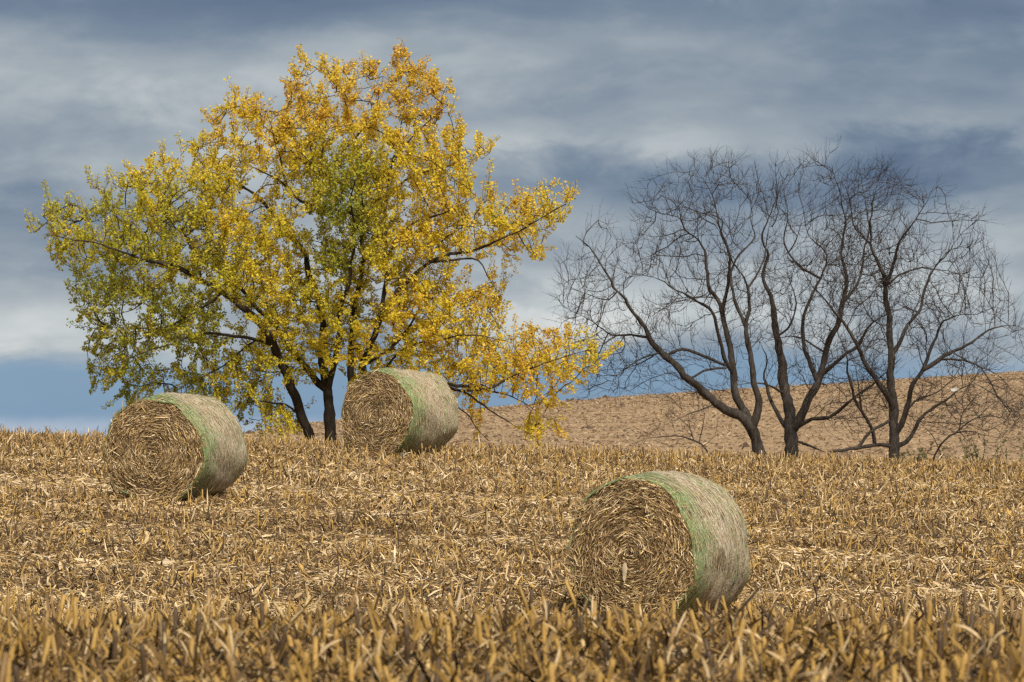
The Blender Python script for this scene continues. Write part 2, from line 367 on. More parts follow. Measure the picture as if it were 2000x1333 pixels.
def make_bale(b):
    r = np.random.default_rng(b['seed'] * 11); RAD = b['D'] / 2
    slope = math.atan2(float(ground(b['X'] + b['ax'][0], b['Y'] + b['ax'][1]) - ground(b['X'] - b['ax'][0], b['Y'] - b['ax'][1])), 2.0)
    root = empty('round_bale', (b['X'], b['Y'], b['z'] - 0.03)); root.rotation_mode = 'XYZ'
    root.rotation_euler = (min(slope, 0.045), (0.02, -0.035, 0.03)[b['seed'] - 1], -R(b['yaw']))
    tag(root, b['label'], 'bale', 'round bales lying in the corn stubble')
    na, nl = 120, 30
    th = np.arange(na) * 2 * math.pi / na
    def rad(t, y):
        lump = 0.020 * np.sin(2 * t + b['seed'] * 2.1) + 0.012 * np.sin(3 * t + b['seed']) + 0.012 * np.sin(5 * t + 3 * y + b['seed']) + 0.010 * np.sin(9 * t - 4 * y)
        lump = lump + 0.014 * (vnoise(t * 4 + 20, y * 6 + 20 + b['seed'], 1.0, b['seed']) - .5) * 2
        return RAD * (1 + 1.35 * lump - 0.035 * (np.abs(y) / (LEN / 2)) ** 4)
    def shape(t, y, f=1.0):
        q = rad(t, y) * f; x = q * np.sin(t) * 1.015; z = RAD + q * np.cos(t)
        z = np.where(z < 0.10, 0.10 - (0.10 - z) * 0.4, z) - 0.05     # settled flat underneath
        return x, z
    yy = np.concatenate([np.linspace(-LEN / 2, LEN / 2, nl)])
    prof = [(-LEN / 2 + 0.02, 0.945), (-LEN / 2 - 0.006, 0.970), (-LEN / 2 + 0.006, 0.990)] + [(v_, 1.0) for v_ in np.linspace(-LEN / 2 + 0.05, LEN / 2 - 0.05, nl)] + [(LEN / 2 - 0.006, 0.990), (LEN / 2 + 0.006, 0.970), (LEN / 2 - 0.02, 0.945)]
    V = []
    for k, (v_, f) in enumerate(prof):
        ff = f
        if f < 0.98: ff = f + 0.03 * (vnoise(th * 9, th * 0 + k, 1.0, b['seed'] + 5) - .5)
        x, z = shape(th, np.full(na, v_), ff); V.append(np.stack([x, np.full(na, v_), z], -1))
    V = np.concatenate(V); nr = len(prof)
    k = np.arange(nr - 1)[:, None] * na; j = np.arange(na)[None, :]; jn = (j + 1) % na
    F = np.stack([k + j, k + na + j, k + na + jn, k + jn], -1).reshape(-1, 4)
    V[:, 2] -= 0; 
    # net wrap is drawn about the bale's axis: object origin on the axis
    net = mesh_obj('net_wrap', V - np.array([0, 0, RAD]), [F], mat_netwrap(b['seed']), root); net.location = (0, 0, RAD)
    # loose straw poking through the net, lying round the barrel
    n = 5200; t = r.uniform(0, 2 * math.pi, n); y = r.uniform(-LEN / 2 + .03, LEN / 2 - .03, n)
    x, z = shape(t, y); p = np.stack([x, y, z], -1)
    radial = np.stack([np.sin(t), 0 * t, np.cos(t)], -1); tang = np.stack([np.cos(t), 0 * t, -np.sin(t)], -1)
    d = tang * np.where(r.random(n) < .5, 1, -1)[:, None] + np.array([0, 1, 0]) * r.normal(0, .35, n)[:, None] + radial * r.uniform(0.0, .10, n)[:, None]
    V1, F1 = strips(p + radial * 0.003, d, np.cross(radial, d), r.uniform(.03, .13, n), r.uniform(.004, .011, n), r.uniform(-.10, .02, n), 3)
    pal = np.array([(.58, .45, .28), (.42, .31, .17), (.24, .165, .085), (.38, .43, .22), (.66, .60, .48)])
    c = pal[r.choice(5, n, p=[.30, .28, .22, .12, .08])] * r.uniform(.75, 1.15, n)[:, None]
    tag(mesh_obj('loose_straw', V1, [F1], M_STRAW, net, np.repeat(c, 6, 0)), kind='stuff'); net.children[0].location = (0, 0, -RAD)
    # the two cut ends: dark core disc with spiral-packed straw standing out of it
    for s in (-1, 1):
        rr = np.linspace(0, 0.975, 18); ring = [np.array([[0, s * (LEN / 2 + 0.0), RAD - 0.04]])]
        for q in rr[1:]:
            x, z = shape(th, np.full(na, s * LEN / 2), q)
            bul = s * (LEN / 2 - 0.02 + 0.035 * (1 - q ** 2) + 0.03 * (vnoise(x * 9 + 30, z * 9 + 30, 1.0, b['seed'] + 9) - .5))
            ring.append(np.stack([x, bul, z], -1))
        Vd = np.concatenate(ring)
        kk = 1 + np.arange(len(rr) - 2)[:, None] * na
        Fd = np.stack([kk + j, kk + jn, kk + na + jn, kk + na + j], -1).reshape(-1, 4)
        T = np.stack([np.zeros(na, int), 1 + jn[0], 1 + j[0]], -1)
        if s > 0: Fd = Fd[:, ::-1]; T = T[:, ::-1]
        face = mesh_obj('end_face', Vd, [Fd, T], M_CORE, root)
        n = 12500 if s < 0 else 2600
        q = np.sqrt(r.uniform(0.0004, 0.965, n)); t = r.uniform(0, 2 * math.pi, n)
        x, z = shape(t, np.full(n, s * LEN / 2), q)
        y = s * (LEN / 2 - 0.015 + 0.035 * (1 - q ** 2) + r.uniform(-.012, .03, n) + .05 * (vnoise(x * 4 + 50, z * 4 + 50, 1.0, b['seed'] + 60) - .5))
        radial = np.stack([np.sin(t), 0 * t, np.cos(t)], -1); tang = np.stack([np.cos(t), 0 * t, -np.sin(t)], -1); out = np.array([0, s, 0.0])
        L = r.gamma(3.0, 0.030, n).clip(.03, .30); Wd = r.uniform(.003, .012, n)
        big_ = r.random(n) < .05; Wd[big_] *= 2.0; L[big_] *= 1.5
        L = np.minimum(L, 0.05 + q * 0.4)
        flip = np.where(r.random(n) < .5, 1, -1)[:, None]
        odd = (r.random(n) < 0.12)
        mess = vnoise(x * 5 + 9, z * 5 + 9, 1.0, b['seed'] + 70)
        d = tang * flip + radial * (r.normal(0, .36, n) + r.normal(0, 1.1, n) * smooth((mess - .5) / .3) + odd * r.normal(0, 1.0, n))[:, None] + out * r.uniform(.0, .42, n)[:, None]
        d[:, 2] -= 0.10
        sd = np.cross(d, out + r.normal(0, .45, (n, 3)))
        p = np.stack([x, y, z], -1) - unit(d) * (L * .5)[:, None]
        V1, F1 = strips(p, d, sd, L, Wd, r.uniform(-.18, .10, n), 3, r.normal(0, .5, n))
        pal = np.array([(.20, .125, .06), (.38, .25, .12), (.54, .375, .185), (.68, .50, .28), (.80, .64, .41), (.60, .41, .13)])
        c = pal[r.choice(6, n, p=[.22, .27, .20, .15, .09, .07])] * r.uniform(.7, 1.2, n)[:, None]
        ro = np.hypot(V1[:, 0], V1[:, 2] - RAD + .05)
        tag(mesh_obj('straw_ends', V1, [F1], M_STRAW, face, np.repeat(c, 6, 0)), kind='stuff')
    return root
bale_objs = [make_bale(b) for b in BALES]
# pale husk lying on the near bale's face, and the loose tail of net under the far bale
def leaf_mesh(L, W, bend, fold=0.25, rows=7, seedv=0):
    r = np.random.default_rng(seedv); V = []
    for kk in range(rows):
        t = kk / (rows - 1); wd = W * (math.sin(math.pi * min(1, t * .86 + .12)) ** .7) * 0.5 * (1 + r.uniform(-.12, .12))
        zz = bend * L * t * t; rp = 0.12 * W * math.sin(t * 9 + seedv)
        V += [(-wd, L * t, zz + wd * fold + rp), (0, L * t, zz), (wd, L * t, zz + wd * fold - rp)]
    Fq = []
    for kk in range(rows - 1):
        a = kk * 3; Fq += [(a, a + 1, a + 4, a + 3), (a + 1, a + 2, a + 5, a + 4)]
    return np.array(V), np.array(Fq)
Vh, Fh = leaf_mesh(.22, .065, .05, .3, 7, 3)
hk = mesh_obj('husk', Vh, [Fh], M_RES, bale_objs[0], np.tile((.58, .47, .31), (len(Vh), 1)))
hk.location = (-.04, -LEN / 2 - .10, .72); hk.rotation_euler = (R(96), R(0), R(175)); hk.rotation_euler = (R(-96), 0, R(0))
tl = bale_objs[2]
Vt, Ft = strips(np.array([[.05, -.5, .03]]), np.array([[.9, -.25, .12]]), np.array([[.25, .9, .5]]), np.array([.62]), np.array([.07]), np.array([.05]), 7, np.array([1.2]))
mesh_obj('net_tail', Vt, [Ft], M_NETTAIL, tl)

# ------------------------------------------------------------------ corn stubble
def half_w(Y): return 0.12 * Y * 1.06 + 1.3
HUE = np.array([(.67, .495, .28), (.54, .375, .19), (.76, .60, .39), (.36, .23, .10), (.18, .11, .052), (.50, .315, .09), (.060, .040, .025), (.36, .12, .07)])
def flatness(X, Y):
    """1 where the stalks were driven down, 0 where they stand"""
    yy = Y + 0.06 * X + 2.0 * (vnoise(X, Y * 2, 8.0, 21) - .5)
    band = 0.5 + 0.5 * np.sin(yy * 2 * math.pi / 4.6 + 1.2)
    f = smooth((band - .45) / .35) * (0.4 + 0.9 * vnoise(X, Y, 3.0, 22))
    return np.clip(f, 0, 1) * smooth((Y - 24) / 12.0) * (1 - smooth((Y - 77) / 4.0))

TH = R(3.5); ROW = 0.76
ct, st_ = math.cos(TH), math.sin(TH)
rows_v = np.arange(4, 112, ROW)
sx, sy = [], []
for rv in rows_v:
    n = int(60 / 0.155); uu = -30 + (np.arange(n) + rng.uniform(-.3, .3, n)) * 0.155
    vv = rv + rng.normal(0, .035, n)
    keep = rng.random(n) > 0.10 + 0.30 * (vnoise(uu, vv, 1.3, 31) - .2)
    sx.append((uu * ct - vv * st_)[keep]); sy.append((uu * st_ + vv * ct)[keep])
sx = np.concatenate(sx); sy = np.concatenate(sy)
ok = (sy > 11.6) & (sy < 103) & (np.abs(sx) < half_w(sy)); sx, sy = sx[ok], sy[ok]
ok = ~in_bale(sx, sy, .12); sx, sy = sx[ok], sy[ok]
N = len(sx); fl = flatness(sx, sy); sz = ground(sx, sy)
hgt = rng.gamma(7, .026, N).clip(.07, .30) * np.where(fl > .5, .85, 1.12)
hgt[sy < 26] *= 1.0
down = rng.random(N) < fl * .95
tilt = np.abs(rng.normal(0, .19, N)); taz = rng.uniform(0, 2 * math.pi, N)
tilt[down] = rng.uniform(.6, 1.25, down.sum()); taz[down] = math.pi + rng.normal(.15, .55, down.sum())
rogue = rng.random(N) < .05; tilt[rogue] = rng.uniform(.3, .9, rogue.sum())
sd = np.stack([np.sin(tilt) * np.cos(taz), np.sin(tilt) * np.sin(taz), np.cos(tilt)], -1)
srad = rng.uniform(.0085, .0140, N)
SPAL = np.array([(.43, .26, .07), (.34, .21, .08), (.50, .35, .155), (.22, .13, .05), (.10, .062, .032)])
scol = SPAL[rng.choice(5, N, p=[.30, .25, .16, .19, .10])] * rng.uniform(.75, 1.15, N)[:, None]
# the 300 stalks that show largest are single things; everything farther is one mass
vis = (np.abs(sx) < 0.118 * sy) & (sy > 12.4)
order = np.argsort(np.where(vis, sy, 1e9))[:300]
single = np.zeros(N, bool); single[order] = True
rest = ~single; m = np.where(rest)[0]
base = np.stack([sx, sy, sz - .02], -1)
K = 4; tt = np.linspace(0, 1, K)
bendv = rng.normal(0, .03, (N, 3)); bendv[:, 2] = 0
pts = base[m][:, None, :] + sd[m][:, None, :] * (hgt[m][:, None] * tt)[:, :, None] + bendv[m][:, None, :] * (tt ** 2)[None, :, None]
rd = srad[m][:, None] * np.array([1.15, 1.0, .95, .9])[None, :]
start = np.zeros(len(m) * K, bool); start[::K] = True
V, F, cap = tube_mesh(pts.reshape(-1, 3), rd.ravel(), start, 5)
cc = np.repeat(scol[m], K * 5, 0) * np.tile(np.repeat([.72, .95, 1.0, .85], 5), len(m))[:, None]
tag(mesh_obj('corn_stalks', V, [F, cap], M_STALK, None, cc), 'golden cut corn stalk stubs covering the field beyond the foreground', 'corn stubble', None, 'stuff')

# dry sheaths and broken leaves clinging to the stalks, and the litter of husks, leaves and stalk pieces
def blades(pb, kind, near, r):
    """kind 0 litter lying flat, 1 leaning, 2 upright and folded over"""
    n = len(pb); az_ = r.uniform(0, 2 * math.pi, n)
    el = np.where(kind == 0, r.normal(.04, .16, n), np.where(kind == 1, r.uniform(.25, .9, n), r.uniform(.8, 1.45, n)))
    d = np.stack([np.cos(az_) * np.cos(el), np.sin(az_) * np.cos(el), np.sin(el)], -1)
    up = np.array([0, 0, 1.0]) + r.normal(0, .55, (n, 3)); side = np.cross(d, up)
    L = r.gamma(3.2, .036, n).clip(.035, .36); W = r.uniform(.007, .021, n)
    if near: L = L * .62; W = W * .55
    L = np.where(kind == 2, L * .95, L); wide = r.random(n) < .12; W = np.where(wide, W * 1.8, W)
    stick = r.random(n) < (.30 if near else .14); W = np.where(stick, .012, W); L = np.where(stick, L * 1.5, L)
    curl = np.where(kind == 2, r.uniform(0, .85, n), np.where(kind == 1, r.uniform(0, .35, n), 0.0))
    rws = 5 if near else 3
    if near: curl = curl * .35
    V, F = strips(pb, d, side, L, W, r.normal(0, .05 if near else .12, n), rws, r.normal(0, .9, n), curl)
    ci = r.choice(8, n, p=[.20, .18, .14, .165, .14, .08, .095, .0])
    wth = vnoise(pb[:, 0], pb[:, 1] * 1.6, 2.6, 41) * .6 + vnoise(pb[:, 0], pb[:, 1] * 1.5, .8, 42) * .4     # weathered, darker patches
    ci = np.where((r.random(n) < (wth - .42) * 1.9) & (ci < 3), r.choice([3, 4, 6], n, p=[.5, .3, .2]), ci)
    fl_ = flatness(pb[:, 0], pb[:, 1]); pale = (kind == 0) & (r.random(n) < fl_ * .95); ci = np.where(pale, r.choice([0, 2, 1], n), ci)
    ci = np.where((kind > 0) & (fl_ < .35) & (r.random(n) < .17), r.choice([3, 4, 5, 6], n), ci)
    ci = np.where(stick & (ci < 3), 5, ci)
    c = HUE[ci] * r.uniform(.78, 1.14, n)[:, None]
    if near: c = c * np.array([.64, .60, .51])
    return V, F, np.repeat(c, rws * 2, 0)
def scatter(y0, y1, dens, r):
    wmax = half_w(y1); n = int((y1 - y0) * 2 * wmax * dens)
    X = r.uniform(-wmax, wmax, n); Y = r.uniform(y0, y1, n); k_ = np.abs(X) < half_w(Y)
    return X[k_], Y[k_]
parts = []
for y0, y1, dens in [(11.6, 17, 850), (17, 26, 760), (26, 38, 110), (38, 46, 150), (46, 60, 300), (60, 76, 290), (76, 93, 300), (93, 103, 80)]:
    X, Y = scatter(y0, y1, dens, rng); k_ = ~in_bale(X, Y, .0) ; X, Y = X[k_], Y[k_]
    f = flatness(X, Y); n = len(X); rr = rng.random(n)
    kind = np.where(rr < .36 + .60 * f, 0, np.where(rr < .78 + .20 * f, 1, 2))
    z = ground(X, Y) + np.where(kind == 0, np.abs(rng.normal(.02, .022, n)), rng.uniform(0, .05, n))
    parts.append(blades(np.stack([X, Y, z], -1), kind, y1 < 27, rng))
# straw spilled and pressed round the foot of each bale
for b in BALES:
    n = 900; a = rng.uniform(-LEN / 2 - .35, LEN / 2 + .25, n); c_ = rng.normal(0, .42, n); c_ = np.where((np.abs(a) < LEN / 2) & (np.abs(c_) < .38), np.sign(c_) * rng.uniform(.36, .8, n), c_)
    X = b['X'] + a * b['ax'][0] + c_ * b['ax'][1]; Y = b['Y'] + a * b['ax'][1] - c_ * b['ax'][0]
    parts.append(blades(np.stack([X, Y, ground(X, Y) + rng.uniform(0, .07, n)], -1), rng.choice([0, 1], n, p=[.75, .25]), False, rng))
# leaves on the stalks
for rep, fr in ((0, .80), (1, .55), (2, .35)):
    q = m[rng.random(len(m)) < fr * (1 - .75 * fl[m])]
    tq = rng.uniform(.1, 1.0, len(q))
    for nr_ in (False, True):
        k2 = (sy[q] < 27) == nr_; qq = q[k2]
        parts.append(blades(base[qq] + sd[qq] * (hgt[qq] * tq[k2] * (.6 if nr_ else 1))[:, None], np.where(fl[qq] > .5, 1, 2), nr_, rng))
off = 0; VV, FF, CC = [], [], []
for V, F, C in parts:
    VV.append(V); FF.append(F + off); CC.append(C); off += len(V)
tag(mesh_obj('corn_residue', np.concatenate(VV), FF, M_RES, None, np.concatenate(CC)), 'pale dry corn leaves, husks and broken stalks littering the field', 'corn residue', None, 'stuff')

# nearest stalks: shared stalk and leaf shapes, one object each
stalk_meshes, leaf_meshes = [], []
for s in range(14):
    r = np.random.default_rng(300 + s); L = r.uniform(.13, .25); rad_ = r.uniform(.0095, .0135)
    K = 7; tt = np.linspace(0, 1, K); bx, by = r.normal(0, .02, 2)
    pp = np.stack([bx * tt ** 2, by * tt ** 2, L * tt - .02], -1)
    rr_ = rad_ * np.array([1.2, 1.0, .97, 1.14, .95, .93, .90]) ; V, F, cap = tube_mesh(pp, rr_, np.arange(K) == 0, 8)
    top = V.reshape(K, 8, 3)[-1]; top[:, 2] += r.uniform(-.012, .012, 8) + .8 * top[:, 0] * r.uniform(-1, 1)
    V = V.reshape(K, 8, 3); V[-1] = top; V = V.reshape(-1, 3)
    ci_ = int(r.choice(5, p=[.36, .22, .18, .15, .09])); c = SPAL[ci_] * r.uniform(.85, 1.15)
    cc = np.repeat(c[None], len(V), 0) * np.repeat([.65, .85, 1, .7, 1, .95, .75], 8)[:, None]
    o = mesh_obj('corn_stalk', V, [F, cap], M_STALK, None, cc); o.data['look'] = ('golden', 'tan', 'pale', 'brown', 'dark')[ci_]; stalk_meshes.append((o.data, L)); bpy.data.objects.remove(o)
for s in range(14):
    r = np.random.default_rng(500 + s); L = r.uniform(.06, .15); W = r.uniform(.006, .014)
    V, F = leaf_mesh(L, W, 0, r.uniform(-.4, .5), 9, s)
    t = V[:, 1] / L; el = r.uniform(.7, 1.4); sag = r.uniform(.05, .8); tw = r.uniform(-2.2, 2.2)
    x = V[:, 0] * np.cos(tw * t) - V[:, 2] * np.sin(tw * t); z = V[:, 0] * np.sin(tw * t) + V[:, 2] * np.cos(tw * t)
    e = el - sag * t * 1.6; ds = np.gradient(np.linspace(0, L, 9)); ee = el - sag * np.linspace(0, 1, 9) * 1.6
    cy = np.concatenate([[0], np.cumsum(np.cos(ee)[:-1] * ds[:-1])]); cz = np.concatenate([[0], np.cumsum(np.sin(ee)[:-1] * ds[:-1])])
    row = np.repeat(np.arange(9), 3)
    V = np.stack([x, cy[row] + z * -np.sin(e), cz[row] + z * np.cos(e)], -1)
    c = HUE[r.choice(5, p=[.2, .25, .1, .25, .2])] * r.uniform(.7, 1.0)
    o = mesh_obj('leaf', V, [F], M_RES, None, np.tile(c, (len(V), 1))); leaf_meshes.append(o.data); bpy.data.objects.remove(o)
for k_ in order:
    me, L = stalk_meshes[rng.integers(14)]
    o = bpy.data.objects.new('corn_stalk', me); COL.objects.link(o)
    o.location = base[k_]; dv = Vector(sd[k_]); q = dv.to_track_quat('Z', 'Y'); q = q @ Vector((0, 0, 1)).rotation_difference(Vector((0, 0, 1)))
    o.rotation_mode = 'QUATERNION'; o.rotation_quaternion = q @ Matrix.Rotation(rng.uniform(0, 6.28), 3, 'Z').to_quaternion()
    o.scale = (1, 1, float(rng.uniform(.8, 1.2)))
    nl_ = int(rng.choice([1, 2, 3], p=[.35, .4, .25])); xf = sx[k_] / sy[k_] / .24 + .5
    where = ('far left', 'left', 'left of centre', 'right of centre', 'right', 'far right')[int(min(max(xf, 0), .999) * 6)]
    lean = 'leaning left' if sd[k_][0] < -.2 else 'leaning right' if sd[k_][0] > .2 else 'upright'
    dep_ = 'bottom edge' if sy[k_] < 16 else 'second blurred rows' if sy[k_] < 18.5 else 'blurred near crest'
    tag(o, '%s %s corn stalk stub with %s %s, %s, %s' % (me['look'], lean, ('one', 'two', 'three')[nl_ - 1], 'leaf' if nl_ == 1 else 'leaves', dep_, where), 'corn stalk', 'nearest corn stalk stubs')
    for _ in range(nl_):
        lf = bpy.data.objects.new('leaf', leaf_meshes[rng.integers(14)]); COL.objects.link(lf); lf.parent = o
        lf.location = (0, 0, float(rng.uniform(.02, L * .95))); lf.rotation_euler = (0, 0, float(rng.uniform(0, 6.28)))

# the ploughed-under field on the far rise: short residue lying about and dark clods
n = 110000; Y = np.sqrt(rng.uniform(112 ** 2, 418 ** 2, n)); X = rng.uniform(-1, 1, n) * (0.13 * Y + 4)
el = rng.normal(.05, .25, n); a_ = rng.uniform(0, 6.28, n)
d = np.stack([np.cos(a_) * np.cos(el), np.sin(a_) * np.cos(el), np.sin(el)], -1)
V, F = strips(np.stack([X, Y, ground(X, Y) + rng.uniform(0, .05, n)], -1), d, np.cross(d, np.array([0, 0, 1.0]) + rng.normal(0, .6, (n, 3))), rng.uniform(.12, .42, n), rng.uniform(.03, .07, n), rng.normal(0, .1, n), 3)
pal = np.array([(.43, .305, .185), (.33, .225, .13), (.52, .39, .25), (.15, .095, .058)])
tag(mesh_obj('far_residue', V, [F], M_RES, None, np.repeat(pal[rng.choice(4, n, p=[.36, .28, .18, .18])] * rng.uniform(.75, 1.1, n)[:, None], 6, 0)), 'short pinkish tan residue strewn over the far rising field', 'crop residue', None, 'stuff')
n = 900; Y = rng.uniform(200, 408, n); X = rng.uniform(-1, 1, n) * (0.13 * Y + 4); s = rng.gamma(2.5, .045, n).clip(.05, .45)
X[:14] = [(px - 1000) / FPX * 404 for px in (1176, 1184, 1172, 1118, 1124, 1108, 1192, 1168, 1130, 1115, 1181, 1188, 1420, 1640)]; Y[:14] = rng.uniform(400, 407, 14); s[:14] = rng.uniform(.25, .5, 14)
oct_ = np.array([(1, 0, 0), (.1, 1, 0), (-1, .1, 0), (0, -1, 0), (.1, .1, .7), (0, 0, -.4)]); of = np.array([(0, 1, 4), (1, 2, 4), (2, 3, 4), (3, 0, 4), (1, 0, 5), (2, 1, 5), (3, 2, 5), (0, 3, 5)])
V = np.stack([X, Y, ground(X, Y)], -1)[:, None, :] + oct_[None] * s[:, None, None] * rng.uniform(.6, 1.4, (n, 6, 3))
F = (np.arange(n)[:, None, None] * 6 + of[None]).reshape(-1, 3)
tag(mesh_obj('soil_clods', V.reshape(-1, 3), [F], M_RES, None, np.tile((.10, .065, .045), (n * 6, 1)), False), 'dark soil clods dotting the far rising field', 'soil clods', None, 'stuff')

# ------------------------------------------------------------------ trees
class Tree:
    """traced main limbs, then branches grown through the crown's volume towards free space"""
    def __init__(s, name, Y, base_px, label, cat, bark, seed, group=None):
        s.Y = Y; s.seed = seed; s.thick = .68; s.wave = 2.6; s.r = np.random.default_rng(seed); s.bark = bark
        X = (base_px - 1000) / FPX * Y; s.root = empty(name, (X, Y, float(ground(X, Y)))); s.o = np.array(s.root.location)
        tag(s.root, label, cat, group); s.pos = []; s.rad = []; s.px = []
    def limb(s, pts, r0, r1, dy=0.0, name='limb', snap=True, sides=9):
        pts = np.array(pts, float)
        d0 = 0.0
        if snap and s.px:
            al = np.array(s.px); i = int(np.argmin(np.hypot(al[:, 0] - pts[0, 0], al[:, 1] - pts[0, 1])))
            pts[0] = al[i, :2]; d0 = al[i, 2]
        seg = np.hypot(*np.diff(pts, axis=0).T); cum = np.concatenate([[0], np.cumsum(seg)])
        n = max(4, int(cum[-1] / 11)); tq = np.linspace(0, cum[-1], n)
        # rounded interpolation plus a natural waver
        x = np.interp(tq, cum, pts[:, 0]); y = np.interp(tq, cum, pts[:, 1])
        if n > 6:
            for _ in range(1):
                x[1:-1] = .25 * x[:-2] + .5 * x[1:-1] + .25 * x[2:]; y[1:-1] = .25 * y[:-2] + .5 * y[1:-1] + .25 * y[2:]
        tn = tq / cum[-1]
        for arr in (x, y):
            wv = np.convolve(s.r.normal(0, 1, n + 2), np.ones(3) / 3, 'valid')[:n]; arr += (wv - wv[0]) * s.wave * np.minimum(1, tn * 6) * np.minimum(1, (1 - tn) * 4 + .3)
        wav = np.convolve(s.r.normal(0, 1, n + 8), np.ones(9) / 9, 'valid')[:n]
        dep = d0 + dy * tn + (wav - wav[0]) * .5 * np.minimum(1, tn * 3)
        p = np.array([P(a, b, s.Y + c) for a, b, c in zip(x, y, dep)])
        sc_ = s.thick; rr = sc_ * (r0 + (r1 - r0) * tn ** .62) * (1 + .06 * s.r.normal(0, 1, n)); rr[0] = rr[1] if n > 2 else rr[0]
        if r1 < .055: e_ = np.clip((1 - tn) / .45, 0, 1); rr = rr * (.28 + .72 * e_)
        V, F, cap = tube_mesh(p - s.o, np.maximum(rr, .008), np.arange(n) == 0, sides)
        if r0 > .06:
            V = V + .10 * r0 * (s.r.random((len(V), 1)) - .5) * unit(V - np.repeat(p - s.o, sides, 0))
        mesh_obj(name, V, [F, cap], s.bark, s.root)
        s.pos += list(p); s.rad += list(rr); s.px += list(zip(x, y, dep))
    def stem(s, pts, r0, r1, dy=0.0):
        pts = [(pts[0][0] + (pts[0][0] - pts[1][0]) * .25, pts[0][1] + 34)] + list(pts)
        s.limb(pts, r0, r1, dy, 'trunk', False, 12)
    def fill(s, poly, n, rmax, holes=(), dens=None, squash=.8):
        """attractor points inside a crown as deep as it is wide"""
        poly = np.array(poly, float); lo, hi = poly.min(0), poly.max(0); out = []
        A = poly; B = np.roll(poly, -1, 0); m2p = FPX / s.Y
        while sum(len(o_) for o_ in out) < n:
            q = s.r.uniform(lo, hi, (6000, 2))
            ins = np.zeros(len(q), bool)
            for a, b in zip(A, B):
                c = ((a[1] > q[:, 1]) != (b[1] > q[:, 1])) & (q[:, 0] < (b[0] - a[0]) * (q[:, 1] - a[1]) / (b[1] - a[1] + 1e-9) + a[0]); ins ^= c
            q = q[ins]
            for hx, hy, rx, ry in holes:
                q = q[((q[:, 0] - hx) / rx) ** 2 + ((q[:, 1] - hy) / ry) ** 2 > s.r.uniform(.6, 1.1, len(q))]
            ed = np.full(len(q), 1e9)
            for a, b in zip(A, B):
                ab = b - a; t = np.clip(((q - a) @ ab) / (ab @ ab), 0, 1); ed = np.minimum(ed, np.hypot(*(q - a - t[:, None] * ab).T))
            e = np.minimum(ed / m2p, rmax); h = np.sqrt(np.maximum(e * (2 * rmax - e), .02)) * squash
            if dens is not None: k_ = s.r.random(len(q)) < dens(q[:, 0], q[:, 1]); q, h = q[k_], h[k_]
            dep = s.r.uniform(-1, 1, len(q)) * h
            out.append(np.array([P(a, b, s.Y + c) for (a, b), c in zip(q, dep)]).reshape(-1, 3))
        pts = np.concatenate(out)[:n]
        return pts[pts[:, 2] > ground(pts[:, 0], pts[:, 1]) + .12]
    def grow(s, att, step=.36, infl=5.0, kill=.45, jit=.35, up=.05, iters=70, outw=0.0):
        pos = np.array(s.pos); n0 = len(pos); par = -np.ones(n0, int); pos = list(pos)
        Pn = np.array(pos); near = np.zeros(len(att), int); dist = np.full(len(att), 1e9)
        for c in range(0, len(att), 400):
            dd = np.linalg.norm(att[c:c + 400, None] - Pn[None], axis=2); near[c:c + 400] = dd.argmin(1); dist[c:c + 400] = dd.min(1)
        alive = dist > kill; par = list(par); kids = {}
        for it in range(iters):
            act = np.where(alive & (dist < infl))[0]
            if len(act) == 0: break
            Pn = np.array(pos); acc = np.zeros((len(Pn), 3)); np.add.at(acc, near[act], unit(att[act] - Pn[near[act]]))
            src = np.unique(near[act]); d = unit(acc[src]) + s.r.normal(0, jit, (len(src), 3)); d[:, 2] += up; d = unit(d)
            if outw: d = unit(d + outw * unit(Pn[src] - s.o - np.array([0, 0, 1.5])))
            hasp = np.array([par[i] for i in src]); ip = hasp >= 0
            if ip.any(): d[ip] = unit(d[ip] + .45 * unit(Pn[src[ip]] - Pn[hasp[ip]]))
            new = Pn[src] + d * step * s.r.uniform(.75, 1.2, (len(src), 1)); good = []
            for i, a in enumerate(src):
                kk = kids.setdefault(a, [])
                if len(kk) >= 3: alive[near == a] &= s.r.random((near == a).sum()) < .5; continue
                kk.append(1); good.append(i)
            if not good: continue
            b0 = len(pos); pos += list(new[good]); par += list(src[good]); nn = new[good]
            al = np.where(alive)[0]
            for c in range(0, len(al), 600):
                ii = al[c:c + 600]; dd = np.linalg.norm(att[ii][:, None] - nn[None], axis=2); mi = dd.argmin(1); md = dd[np.arange(len(ii)), mi]
                bt = md < dist[ii]; near[ii[bt]] = b0 + mi[bt]; dist[ii[bt]] = md[bt]
            alive &= dist > kill
        s.n0 = n0; s.P = np.array(pos); s.par = np.array(par)
        N = len(s.P); load = np.zeros(N); nk = np.zeros(N, int)
        for i in range(N - 1, n0 - 1, -1):
            if nk[i] == 0: load[i] = 1.0
            load[s.par[i]] += load[i]; nk[s.par[i]] += 1
        s.load, s.nk = load, nk
    def skin(s, tip, expo, name, mat):
        """branches as tubes; continue along the heaviest child"""
        N = len(s.P); r = tip * np.maximum(s.load, 1) ** (1 / expo); kids = {}
        for i in range(s.n0, N): kids.setdefault(s.par[i], []).append(i)
        par_r = np.array(list(s.rad) + [9] * (N - s.n0)); r[:s.n0] = np.array(s.rad)
        pos, rad, start, todo = [], [], [], []
        for a in list(kids):
            if a < s.n0:
                for b in kids[a]: todo.append((a, b))
        while todo:
            a, b = todo.pop(); rb = min(r[b], r[a] * .9)
            pos.append(s.P[a]); rad.append(rb); start.append(True)
            while True:
                pos.append(s.P[b]); rad.append(r[b]); start.append(False)
                ks = kids.get(b, [])
                if not ks: break
                ks = sorted(ks, key=lambda q: -s.load[q])
                for q in ks[1:]: todo.append((b, q))
                b = ks[0]
        s.r_all = r
